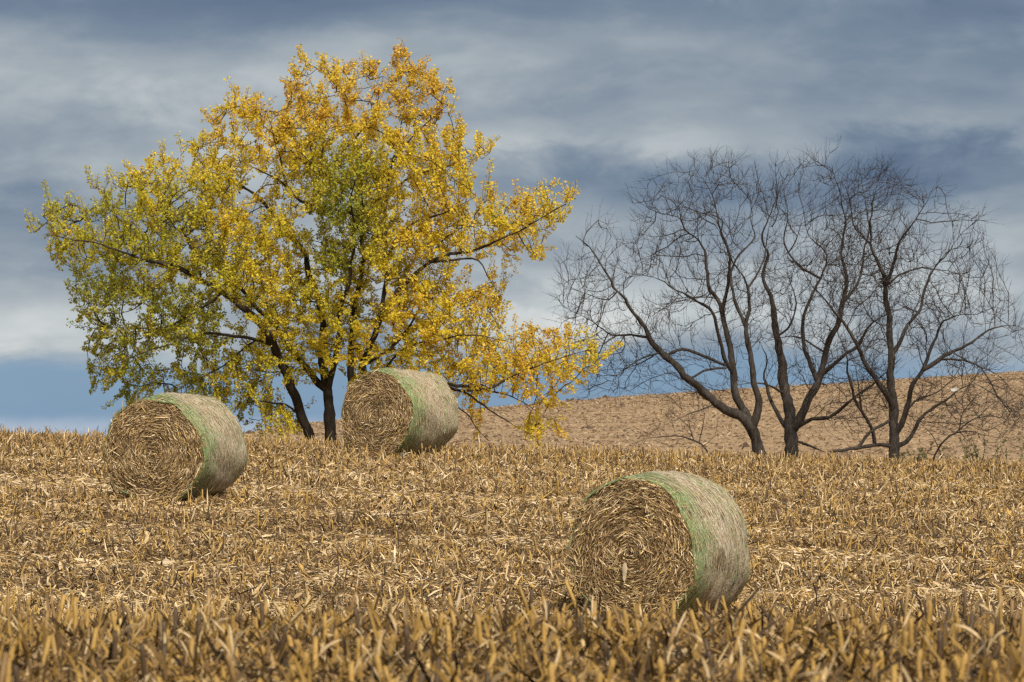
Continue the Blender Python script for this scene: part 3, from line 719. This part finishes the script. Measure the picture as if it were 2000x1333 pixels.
        V, F, cap = tube_mesh(np.array(pos) - s.o, np.array(rad), np.array(start), 5)
        tag(mesh_obj(name, V, [F, cap], mat, s.root), kind='stuff')
    def twigs(s, per, Lr, r0, up, jit, name, mat, min_load=9, seeds=None, spread=.9, k=4, dirs=None):
        """short side shoots; returns their node positions (n,k,3)"""
        if seeds is None:
            idx = np.where((s.par >= 0) & (s.load < min_load))[0]
            idx = np.repeat(idx, per) if isinstance(per, int) else idx[s.r.random(len(idx)) < per]
            p = s.P[idx]; d0 = unit(s.P[idx] - s.P[s.par[idx]]); f = s.r.random((len(idx), 1)); p = p - f * (s.P[idx] - s.P[s.par[idx]])
        else:
            p, d0 = seeds, dirs
        n = len(p); d = unit(d0 + s.r.normal(0, spread, (n, 3)) + np.array([0, 0, 1.0]) * (up(p) if callable(up) else up)[:, None] if callable(up) else d0 + s.r.normal(0, spread, (n, 3)) + np.array([0, 0, up]))
        L = s.r.uniform(*Lr, n); pts = [p]
        for q in range(k - 1):
            d = unit(d + s.r.normal(0, jit, (n, 3))); pts.append(pts[-1] + d * (L / (k - 1))[:, None])
        T = np.stack(pts, 1); rr = np.linspace(r0, r0 * .45, k)[None].repeat(n, 0)
        st = np.zeros(n * k, bool); st[::k] = True
        V, F, cap = tube_mesh((T - s.o).reshape(-1, 3), rr.ravel(), st, 3)
        tag(mesh_obj(name, V, [F], mat, s.root), kind='stuff')
        return T

# --- the yellow maple
mp = Tree('maple_tree', 150.0, 640, 'tall multi-stemmed maple in yellow and green autumn leaf behind the bales', 'tree', M_BARK, 41)
mp.thick = .58; mp.wave = 2.2
mp.stem([(606, 856), (590, 812), (571, 766), (551, 716), (536, 680), (520, 650), (503, 626)], .36, .24, -1.2)
mp.limb([(503, 626), (478, 603), (438, 573), (394, 545), (340, 520), (284, 508), (230, 488), (170, 470), (110, 462)], .23, .05, -1.5)
mp.stem([(645, 856), (643, 812), (640, 770), (634, 742), (630, 690), (629, 636), (623, 582), (602, 537), (596, 500), (572, 470), (541, 432), (508, 388), (470, 362)], .44, .07, 1.5)
mp.limb([(637, 765), (622, 750), (605, 727), (589, 705), (562, 675), (546, 650), (511, 611), (480, 578), (450, 545), (430, 500), (405, 450), (370, 400), (330, 350)], .25, .05, 2.5)
mp.limb([(640, 765), (647, 735), (657, 686), (665, 640), (662, 600), (676, 562), (686, 522), (688, 470), (690, 430), (684, 395)], .22, .06, -3.0)
mp.stem([(692, 850), (689, 800), (686, 724), (687, 662), (693, 603), (705, 554), (712, 500), (708, 440), (706, 380), (701, 320), (696, 272), (678, 234), (676, 200), (655, 155)], .30, .05, 0.8)
mp.stem([(700, 850), (703, 780), (711, 712), (729, 664), (741, 630), (778, 567), (808, 538), (840, 512), (888, 497), (912, 493), (960, 480), (1010, 455), (1060, 425), (1105, 400)], .31, .05, -1.8)
mp.limb([(741, 630), (747, 575), (752, 510), (746, 440), (750, 380), (761, 312), (776, 262), (788, 205), (795, 150)], .17, .04, 2.0)
mp.limb([(752, 510), (766, 486), (779, 458), (805, 436), (837, 428), (888, 410), (930, 385)], .12, .03, -1.5)
mp.limb([(840, 512), (850, 482), (872, 461), (900, 444), (950, 440)], .10, .03, 1.8)
mp.limb([(843, 510), (880, 507), (930, 504), (955, 540), (975, 580)], .10, .03, -1.0)
mp.limb([(750, 380), (790, 350), (835, 330), (880, 320), (930, 300)], .10, .03, 1.4)
mp.limb([(761, 312), (800, 270), (840, 235), (875, 205)], .09, .025, -1.2)
mp.limb([(696, 272), (718, 243), (737, 205), (748, 150)], .08, .02, -.8)
mp.limb([(706, 380), (660, 350), (625, 338), (590, 316), (545, 270), (500, 230)], .14, .03, -2.0)
mp.limb([(676, 420), (640, 405), (612, 398), (585, 387), (559, 362), (524, 337), (480, 320), (440, 300)], .15, .03, 1.0)
mp.limb([(625, 338), (632, 290), (640, 240), (625, 190), (600, 140)], .08, .02, 1.6)
mp.limb([(559, 362), (550, 310), (535, 260), (520, 215)], .08, .02, -1.5)
mp.limb([(703, 780), (740, 745), (800, 742), (860, 750), (930, 756), (962, 757), (995, 737), (1046, 714), (1100, 697), (1150, 684)], .19, .035, -2.0)
mp.limb([(860, 750), (886, 762), (930, 764), (987, 770), (1032, 794), (1070, 820)], .11, .025, 1.5)
mp.limb([(900, 764), (922, 772), (952, 797), (981, 816), (1002, 830), (1040, 850)], .08, .02, -1.0)
mp.limb([(872, 770), (894, 790), (926, 822), (940, 848), (958, 864)], .07, .025, .6)
mp.limb([(711, 712), (760, 690), (805, 640), (821, 606), (838, 589), (890, 580), (935, 570)], .12, .03, 2.2)
mp.limb([(740, 745), (766, 706), (780, 688), (824, 672), (880, 660), (940, 655), (1000, 670)], .11, .03, -2.5)
mp.limb([(536, 676), (505, 665), (466, 660), (420, 652), (380, 654), (330, 672), (280, 690), (220, 715)], .13, .03, -2.0)
mp.limb([(505, 656), (475, 680), (444, 708), (400, 735), (350, 760)], .08, .02, 1.2)
mp.limb([(588, 806), (560, 792), (514, 784), (470, 790), (430, 805)], .08, .02, -.8)
mp.limb([(585, 735), (540, 728), (466, 722), (420, 730)], .07, .02, 1.5)
mp.limb([(655, 590), (610, 588), (560, 584), (527, 586), (490, 600)], .06, .02, -1.0)
mp.limb([(438, 573), (415, 592), (380, 612), (330, 640), (270, 645), (215, 640)], .09, .025, 1.0)
mp.limb([(340, 520), (303, 560), (270, 600), (233, 612), (190, 610)], .08, .02, -1.2)
mp.limb([(394, 545), (385, 500), (360, 460), (320, 430), (260, 410), (200, 400)], .10, .025, 1.6)
mp.limb([(405, 450), (390, 400), (395, 350), (380, 310)], .07, .02, -.8)
crown = [(78, 468), (92, 400), (130, 405), (172, 378), (222, 345), (300, 328), (350, 295), (400, 288), (412, 245), (432, 203), (456, 185), (500, 196), (560, 168), (590, 125), (650, 108), (690, 118), (722, 140), (744, 122), (770, 108), (812, 118), (850, 165), (888, 190), (868, 225), (885, 248), (930, 268), (966, 272), (966, 300), (930, 335), (945, 392), (1000, 385), (1092, 362), (1132, 398), (1098, 440), (1062, 482), (1066, 520), (1036, 520), (960, 505), (900, 515), (980, 545), (1000, 575), (996, 625), (1035, 615), (1062, 645), (1145, 645), (1190, 692), (1160, 722), (1105, 740), (1060, 785), (1115, 845), (1050, 852), (985, 830), (900, 795), (800, 760), (720, 760), (668, 720), (610, 715), (575, 760), (590, 815), (560, 838), (490, 842), (462, 806), (420, 788), (300, 770), (242, 786), (232, 742), (184, 742), (172, 690), (166, 640), (142, 590), (148, 540), (110, 508), (82, 490)]
holes = [(530, 420, 60, 28), (595, 470, 22, 60), (900, 540, 60, 22), (640, 790, 60, 60), (1060, 590, 60, 40), (725, 190, 18, 40), (470, 395, 40, 20), (600, 640, 30, 26), (720, 590, 14, 40), (330, 690, 40, 20), (930, 350, 14, 26), (860, 255, 20, 14), (520, 720, 26, 16), (990, 800, 60, 30), (720, 640, 12, 40)]
def mdens(x, y):
    q = .6 * vnoise(x, y * 1.4, 62, 8) + .4 * vnoise(x, y * 1.3, 30, 9)
    return np.clip(.12 + smooth((q - .30) / .26), 0, 1) * np.where((y > 760) & (x > 860), .35, 1) * np.where(y < 230, .8, 1)
att = mp.fill(crown, 5300, 5.5, holes, mdens)
mp.grow(att, step=.34, kill=.42, jit=.32, up=.05)
mp.skin(.011, 2.25, 'branches', M_BARK)
def pix(p):
    q = p - np.array([0, 0, EYE]); c, s_ = math.cos(PITCH), math.sin(PITCH); dep = q[:, 1] * c + q[:, 2] * s_
    return 1000 + FPX * q[:, 0] / dep, 666.5 - FPX * (-q[:, 1] * s_ + q[:, 2] * c) / dep
def maple_up(p):
    hz = p[:, 2] - mp.o[2]
    return np.clip((hz - 4.2) / 3.2, -.75, 1.15)
T = mp.twigs(1, (.35, .85), .010, maple_up, .22, 'twigs', M_TWIG, min_load=5, spread=.55)
def shoots(tree, name):
    i = np.where((tree.par >= 0) & (tree.nk == 0))[0]; i = i[tree.r.random(len(i)) < .55]; hz = tree.P[i, 2] - tree.o[2]; r_ = tree.r
    d = unit(tree.P[i] - tree.P[tree.par[i]]) * .7 + r_.normal(0, .22, (len(i), 3)); d[:, 2] += np.clip((hz - 4.0) / 2.0, -1.0, 1.3); d = unit(d)
    L = r_.uniform(.5, 1.35, len(i)) * (1 - .55 * smooth((hz - 9.5) / 2.5)); pts = [tree.P[i]]
    for _ in range(5): d = unit(d + r_.normal(0, .08, d.shape)); pts.append(pts[-1] + d * (L / 5)[:, None])
    T_ = np.stack(pts, 1); st = np.zeros(len(i) * 6, bool); st[::6] = True
    V, F, cap = tube_mesh((T_ - tree.o).reshape(-1, 3), np.tile(np.linspace(.010, .004, 6), len(i)), st, 3)
    tag(mesh_obj(name, V, [F], M_TWIG, tree.root), kind='stuff')
    return T_
def leaves(tree, T, per, size, colour, name='foliage'):
    r = tree.r; n, k_, _ = T.shape; N = n * per
    ti = np.repeat(np.arange(n), per); f = r.uniform(.0, 1.05, N) * (k_ - 1); i0 = np.minimum(f.astype(int), k_ - 2); ff = (f - i0)[:, None]
    c = T[ti, i0] * (1 - ff) + T[ti, i0 + 1] * ff; ax = unit(T[ti, i0 + 1] - T[ti, i0])
    out = unit(np.cross(ax, r.normal(0, 1, (N, 3)))); d = unit(out + .35 * ax + np.array([0, 0, -.45]))
    L = size * r.gamma(14, 1 / 14, N).clip(.45, 1.7); base_ = c + d * r.uniform(.02, .08, N)[:, None]
    nm = unit(r.normal(0, .9, (N, 3)) + np.array([0, -.25, .6])); sd_ = unit(np.cross(d, nm)); nm = np.cross(sd_, d)
    W = L * r.uniform(.42, .58, N); fold = L * r.uniform(.0, .22, N); tipdrop = L * r.uniform(-.25, .1, N)
    a = base_; l1 = base_ + d * (L * .45)[:, None] - sd_ * W[:, None] + nm * fold[:, None]; r1 = base_ + d * (L * .45)[:, None] + sd_ * W[:, None] + nm * fold[:, None]
    tp = base_ + d * L[:, None] + nm * tipdrop[:, None]
    V = np.stack([a, l1, tp, r1], 1).reshape(-1, 3) - tree.o; b = np.arange(N) * 4
    F = np.concatenate([np.stack([b, b + 2, b + 1], -1), np.stack([b, b + 3, b + 2], -1)])
    cc = colour(c, r, T[ti, 0])
    return tag(mesh_obj(name, V, [F], M_LEAF, tree.root, np.repeat(cc, 4, 0), False), kind='stuff')
LP = np.array([(.33, .37, .05), (.60, .54, .05), (.87, .71, .06), (.86, .61, .08), (.68, .37, .06), (.34, .19, .07)])   # green, olive, yellow, gold, orange, brown
def maple_colour(c, r, seedp):
    x, y = pix(seedp); g = np.zeros(len(c))
    green = np.exp(-((x - 670) / 75) ** 2 - ((y - 440) / 120) ** 2) * 1.5 + .75 * smooth((560 - x) / 300) * smooth((y - 300) / 150) + .5 * smooth((y - 430) / 200) * smooth((760 - x) / 200)
    orange = .85 * smooth((360 - y) / 180) * smooth((x - 380) / 60) + .35 * smooth((x - 780) / 200)
    v_ = 2.12 - 1.45 * green + .85 * orange + r.normal(0, .42, len(c)) + 1.3 * (vnoise(x, y, 34, 12) - .5)
    v_ = v_.clip(0, 4.4); i0 = np.minimum(v_.astype(int), 4); f = (v_ - i0)[:, None]
    cc = LP[i0] * (1 - f) + LP[i0 + 1] * f
    br = r.random(len(c)) < .06; cc[br] = LP[5] * r.uniform(.8, 1.6, (br.sum(), 1))
    return cc * r.uniform(.78, 1.15, (len(c), 1))
leaves(mp, T, 42, .071, maple_colour)
leaves(mp, shoots(mp, 'shoots'), 120, .073, maple_colour)

# --- the bare trees
def bare(name, Y, base_px, label, seed, stems, limbs, poly, natt, cat='tree', group='leafless trees at the field edge', rmax=4.2, tip=.0090):
    t = Tree(name, Y, base_px, label, cat, M_BARK2, seed, group)
    for a in stems: t.stem(*a)
    for a in limbs: t.limb(*a)
    att = t.fill(poly, int(natt * 1.25), rmax, (), lambda x, y: np.clip(.08 + smooth((.65 * vnoise(x, y, 55, seed) + .35 * vnoise(x, y, 24, seed + 1) - .33) / .28), 0, 1))
    t.grow(att, step=.36, kill=.46, jit=.30, up=.08, outw=.40)
    t.skin(tip, 1.85, 'branches', M_BARK2)
    cen = t.o + np.array([0, 0, 1.5])
    idx = np.where((t.par >= 0) & (t.load < 5))[0]; idx = np.repeat(idx, 2); dd = unit(t.P[idx] - t.P[t.par[idx]]) + .5 * unit(t.P[idx] - cen)
    T1 = t.twigs(1, (.35, 1.0), .0068, .34, .16, 'twigs', M_TWIG, seeds=t.P[idx], dirs=unit(dd), spread=.45, k=5)
    q = t.r.random(len(T1)) < .7
    t.twigs(1, (.12, .38), .0052, .15, .25, 'twigs', M_TWIG, seeds=T1[q, 2], dirs=unit(T1[q, 3] - T1[q, 2]), spread=.6, k=3)
    return t
A = bare('bare_tree', 163.0, 1480, 'leafless tree on the left of the bare group, low limb reaching to the maple', 51,
    [([(1482, 880), (1474, 855), (1467, 832), (1440, 808), (1400, 788), (1372, 764), (1340, 736), (1300, 696), (1268, 664), (1261, 640), (1232, 605), (1206, 568), (1178, 522), (1150, 480), (1124, 460)], .42, .04, -1.5)],
    [([(1467, 832), (1452, 800), (1438, 773), (1433, 698), (1424, 652), (1415, 605), (1387, 559), (1382, 522), (1382, 494), (1359, 461), (1340, 450), (1331, 419), (1290, 418), (1262, 404)], .30, .03, 1.5),
     ([(1470, 836), (1477, 815), (1485, 782), (1471, 722), (1457, 666), (1452, 638), (1466, 610), (1461, 559), (1429, 508), (1405, 452)], .27, .04, -1.0),
     ([(1415, 605), (1422, 559), (1426, 503), (1405, 443), (1401, 410), (1382, 364), (1359, 331)], .13, .02, -1.5),
     ([(1450, 638), (1438, 587), (1429, 540), (1443, 503), (1480, 466), (1466, 419), (1475, 364)], .13, .02, 2.0),
     ([(1436, 730), (1415, 700), (1405, 666), (1401, 633), (1387, 605), (1359, 587), (1312, 559), (1285, 540), (1219, 531)], .16, .02, -2.5),
     ([(1260, 661), (1230, 660), (1196, 661), (1168, 643), (1130, 620), (1100, 600)], .08, .02, 1.5),
     ([(1290, 690), (1262, 700), (1243, 708), (1196, 740), (1187, 768)], .07, .015, -1.0),
     ([(1300, 694), (1325, 680), (1345, 681), (1378, 694), (1418, 712)], .10, .08, .5),
     ([(1350, 740), (1380, 724), (1418, 720)], .06, .06, .3),
     ([(1400, 788), (1370, 800), (1330, 815), (1300, 830)], .06, .015, -1.0),
     ([(1206, 568), (1190, 590), (1150, 575), (1105, 565)], .05, .015, 1.0),
     ([(1466, 559), (1490, 520), (1500, 470), (1510, 420)], .07, .02, 1.0)],
    [(1092, 560), (1120, 450), (1180, 440), (1232, 470), (1250, 392), (1300, 348), (1380, 308), (1440, 318), (1478, 355), (1520, 330), (1540, 420), (1512, 520), (1495, 700), (1470, 790), (1330, 800), (1240, 790), (1150, 775), (1098, 640)], 2500)
B = bare('bare_tree', 167.0, 1545, 'leafless tree in the middle of the bare group with a thick forked base', 52,
    [([(1545, 882), (1545, 858), (1543, 832), (1540, 800), (1535, 770), (1526, 726), (1519, 661), (1508, 605), (1501, 568), (1489, 545), (1490, 526), (1503, 498), (1485, 466), (1512, 396)], .50, .03, 1.5)],
    [([(1545, 850), (1555, 832), (1568, 800), (1584, 768), (1600, 732), (1610, 692), (1632, 632), (1645, 590), (1652, 560), (1640, 500), (1648, 440), (1640, 380), (1625, 330)], .33, .03, -1.0),
     ([(1538, 850), (1527, 824), (1505, 778), (1490, 742), (1500, 700), (1480, 660)], .18, .03, 2.0),
     ([(1594, 742), (1580, 700), (1572, 680), (1572, 620), (1576, 600), (1589, 576), (1606, 545), (1620, 494), (1582, 466), (1573, 419), (1559, 373)], .17, .02, 2.0),
     ([(1600, 735), (1640, 704), (1676, 676), (1692, 644), (1704, 624), (1732, 614), (1770, 600)], .16, .03, -2.0),
     ([(1552, 838), (1584, 820), (1620, 818), (1640, 800), (1660, 784), (1700, 752), (1736, 724), (1760, 700)], .16, .03, -2.5),
     ([(1519, 661), (1545, 640), (1560, 590), (1545, 540), (1530, 500)], .08, .02, -1.5),
     ([(1534, 770), (1500, 752), (1470, 748), (1440, 752)], .09, .03, -1.0),
     ([(1645, 590), (1680, 550), (1690, 500), (1700, 440), (1690, 380), (1680, 330)], .10, .02, 1.0),
     ([(1606, 545), (1580, 530), (1550, 505), (1530, 470), (1540, 420), (1530, 370)], .09, .02, -1.0),
     ([(1610, 692), (1570, 660), (1530, 655), (1495, 668)], .08, .02, 1.6),
     ([(1555, 860), (1590, 872), (1615, 884)], .10, .05, -1.0)],
    [(1478, 520), (1498, 400), (1540, 335), (1600, 300), (1660, 318), (1722, 330), (1760, 362), (1765, 480), (1725, 600), (1740, 720), (1700, 850), (1600, 850), (1560, 760), (1500, 740)], 2300)
Cc = bare('bare_tree', 160.0, 1745, 'leafless tree on the right of the bare group, wide crown reaching the frame edge', 53,
    [([(1747, 886), (1745, 860), (1744, 830), (1746, 792), (1741, 760), (1740, 700), (1737, 640), (1733, 600), (1731, 559), (1726, 531), (1698, 480), (1703, 419), (1708, 373), (1722, 336)], .38, .03, 1.0)],
    [([(1748, 800), (1735, 775), (1716, 748), (1692, 712), (1672, 672), (1652, 636), (1624, 606), (1605, 578), (1582, 559), (1573, 531), (1536, 503)], .22, .02, -2.5),
     ([(1750, 850), (1760, 830), (1772, 792), (1781, 752), (1804, 720), (1824, 664), (1840, 624), (1872, 614), (1900, 617), (1940, 600)], .22, .02, -1.5),
     ([(1800, 724), (1840, 704), (1880, 682), (1912, 660), (1944, 640), (1980, 636), (2010, 650)], .16, .02, 1.0),
     ([(1742, 690), (1768, 644), (1792, 606), (1808, 545), (1843, 503), (1866, 466), (1908, 429)], .14, .02, 2.0),
     ([(1732, 560), (1741, 538), (1750, 503), (1768, 457), (1796, 419), (1824, 364)], .12, .02, -1.5),
     ([(1750, 878), (1770, 866), (1782, 850), (1800, 812), (1824, 796), (1848, 780), (1880, 756), (1925, 744)], .16, .03, 1.5),
     ([(1744, 870), (1715, 868), (1690, 872), (1660, 874), (1622, 884)], .14, .08, -1.0),
     ([(1668, 872), (1696, 846), (1715, 832), (1738, 822)], .09, .09, .6),
     ([(1714, 872), (1704, 836), (1690, 810), (1676, 792), (1660, 740), (1655, 700), (1644, 660), (1630, 640)], .13, .04, -1.5),
     ([(1684, 806), (1678, 770), (1674, 740), (1671, 716)], .06, .03, -.5),
     ([(1731, 559), (1760, 540), (1800, 520), (1850, 530), (1900, 545)], .08, .02, 1.5),
     ([(1840, 704), (1880, 700), (1920, 720), (1960, 740)], .08, .02, -2.0),
     ([(1698, 480), (1670, 450), (1660, 400), (1650, 360)], .07, .02, -1.0),
     ([(1766, 800), (1790, 780), (1830, 770), (1860, 740), (1900, 720)], .07, .02, 2.0)],
    [(1600, 520), (1650, 430), (1722, 325), (1790, 385), (1832, 358), (1850, 405), (1920, 440), (1942, 520), (1982, 590), (2000, 690), (2030, 760), (1992, 840), (1850, 860), (1780, 840), (1690, 850), (1640, 700)], 2700)
bare('bare_shrub', 158.0, 1380, 'low arching leafless brush left of the bare trees, above the stubble', 54,
    [([(1382, 884), (1372, 868), (1360, 858), (1332, 852), (1280, 854), (1236, 868)], .075, .02, -.6)],
    [([(1360, 858), (1345, 835), (1318, 815), (1305, 800)], .04, .012, .6), ([(1366, 862), (1370, 835), (1378, 810), (1372, 785)], .035, .012, -.4), ([(1378, 874), (1395, 850), (1402, 820)], .03, .012, .4)],
    [(1240, 868), (1262, 835), (1300, 800), (1360, 780), (1410, 800), (1400, 862)], 330, 'shrub', None, 1.5, .006)
bare('bare_shrub', 157.0, 1828, 'leafless thicket of long arching stems right of the bare trees', 55,
    [([(1822, 888), (1838, 860), (1872, 832), (1912, 808), (1952, 812), (1998, 828)], .085, .02, -.6), ([(1840, 888), (1836, 868), (1812, 838), (1792, 825)], .05, .02, .6)],
    [([(1860, 842), (1890, 840), (1930, 850), (1975, 862)], .04, .012, .8), ([(1872, 832), (1880, 800), (1905, 775), (1940, 765)], .045, .012, -.6), ([(1912, 808), (1940, 790), (1985, 785)], .03, .012, .5)],
    [(1800, 860), (1850, 800), (1890, 760), (1960, 750), (2010, 790), (2020, 880), (1850, 880)], 900, 'shrub', None, 2.0, .006)

# green weeds at the foot of the thicket
def weed(px, Y, h, n, label):
    r = np.random.default_rng(int(px)); X = (px - 1000) / FPX * Y; o = empty('green_weed', (X, Y, float(ground(X, Y)))); tag(o, label, 'weed')
    d = unit(np.stack([r.normal(0, .45, n), r.normal(0, .45, n), np.ones(n)], -1)); L = r.uniform(.5, 1, n) * h; k_ = 5
    tt = np.linspace(0, 1, k_); T = (r.normal(0, h * .45, (n, 3)) * np.array([1, 1, 0]))[:, None] + d[:, None] * (L[:, None] * tt)[:, :, None] + np.cumsum(r.normal(0, .02, (n, k_, 3)), 1)
    st = np.zeros(n * k_, bool); st[::k_] = True
    V, F, cap = tube_mesh(T.reshape(-1, 3), np.tile(np.linspace(.008, .004, k_), n), st, 3)
    tag(mesh_obj('stems', V, [F], M_TWIG, o), kind='stuff')
    N = n * 22; ti = np.repeat(np.arange(n), 22); f = r.uniform(.25, .999, N) * (k_ - 1); i0 = f.astype(int); ff = (f - i0)[:, None]
    c = T[ti, i0] * (1 - ff) + T[ti, np.minimum(i0 + 1, k_ - 1)] * ff; dd = unit(r.normal(0, 1, (N, 3)))
    V, F = strips(c, dd, np.cross(dd, r.normal(0, 1, (N, 3))), r.uniform(.06, .14, N), r.uniform(.02, .045, N), r.normal(0, .2, N), 3)
    cc = np.array([(.085, .10, .035)]) * r.uniform(.6, 1.5, (N, 1)) + r.uniform(0, .05, (N, 1)) * np.array([[1, .6, .1]])
    tag(mesh_obj('leaves', V, [F], M_WEED, o, np.repeat(cc, 6, 0)), kind='stuff')
weed(1905, 155.0, 1.6, 22, 'green weedy shrub under the thicket at the right frame edge')
weed(1792, 156.0, .9, 12, 'small sparse green weed beside the right bare tree trunk')

# ball of twigs lodged in the right bare tree, and a scrap of white plastic on a low limb
r = np.random.default_rng(5); c0 = P(1730, 548, 160.6); n = 130
nb = empty('twig_nest', c0); tag(nb, 'dark ragged clump of twigs lodged high in the right bare tree', 'nest')
q = r.normal(0, 1, (n, 3)) * np.array([.13, .13, .22]); d = unit(r.normal(0, 1, (n, 3)))
T = np.stack([q - d * .14, q + r.normal(0, .02, (n, 3)), q + d * .14], 1); st = np.zeros(n * 3, bool); st[::3] = True
V, F, cap = tube_mesh(T.reshape(-1, 3), np.full(n * 3, .010), st, 3)
tag(mesh_obj('woven_twigs', V, [F], M_TWIG, nb), kind='stuff')
c0 = P(1864, 762, 160.0); Vt, Ft = strips(np.array([[-.12, 0, 0]]), np.array([[1, .2, .06]]), np.array([[0, .3, 1.0]]), np.array([.30]), np.array([.10]), np.array([.2]), 6, np.array([.8]))
ws = mesh_obj('plastic_scrap', Vt, [Ft], M_WHITE); ws.location = c0; tag(ws, 'small white scrap of plastic caught on a low branch, far right', 'plastic scrap')
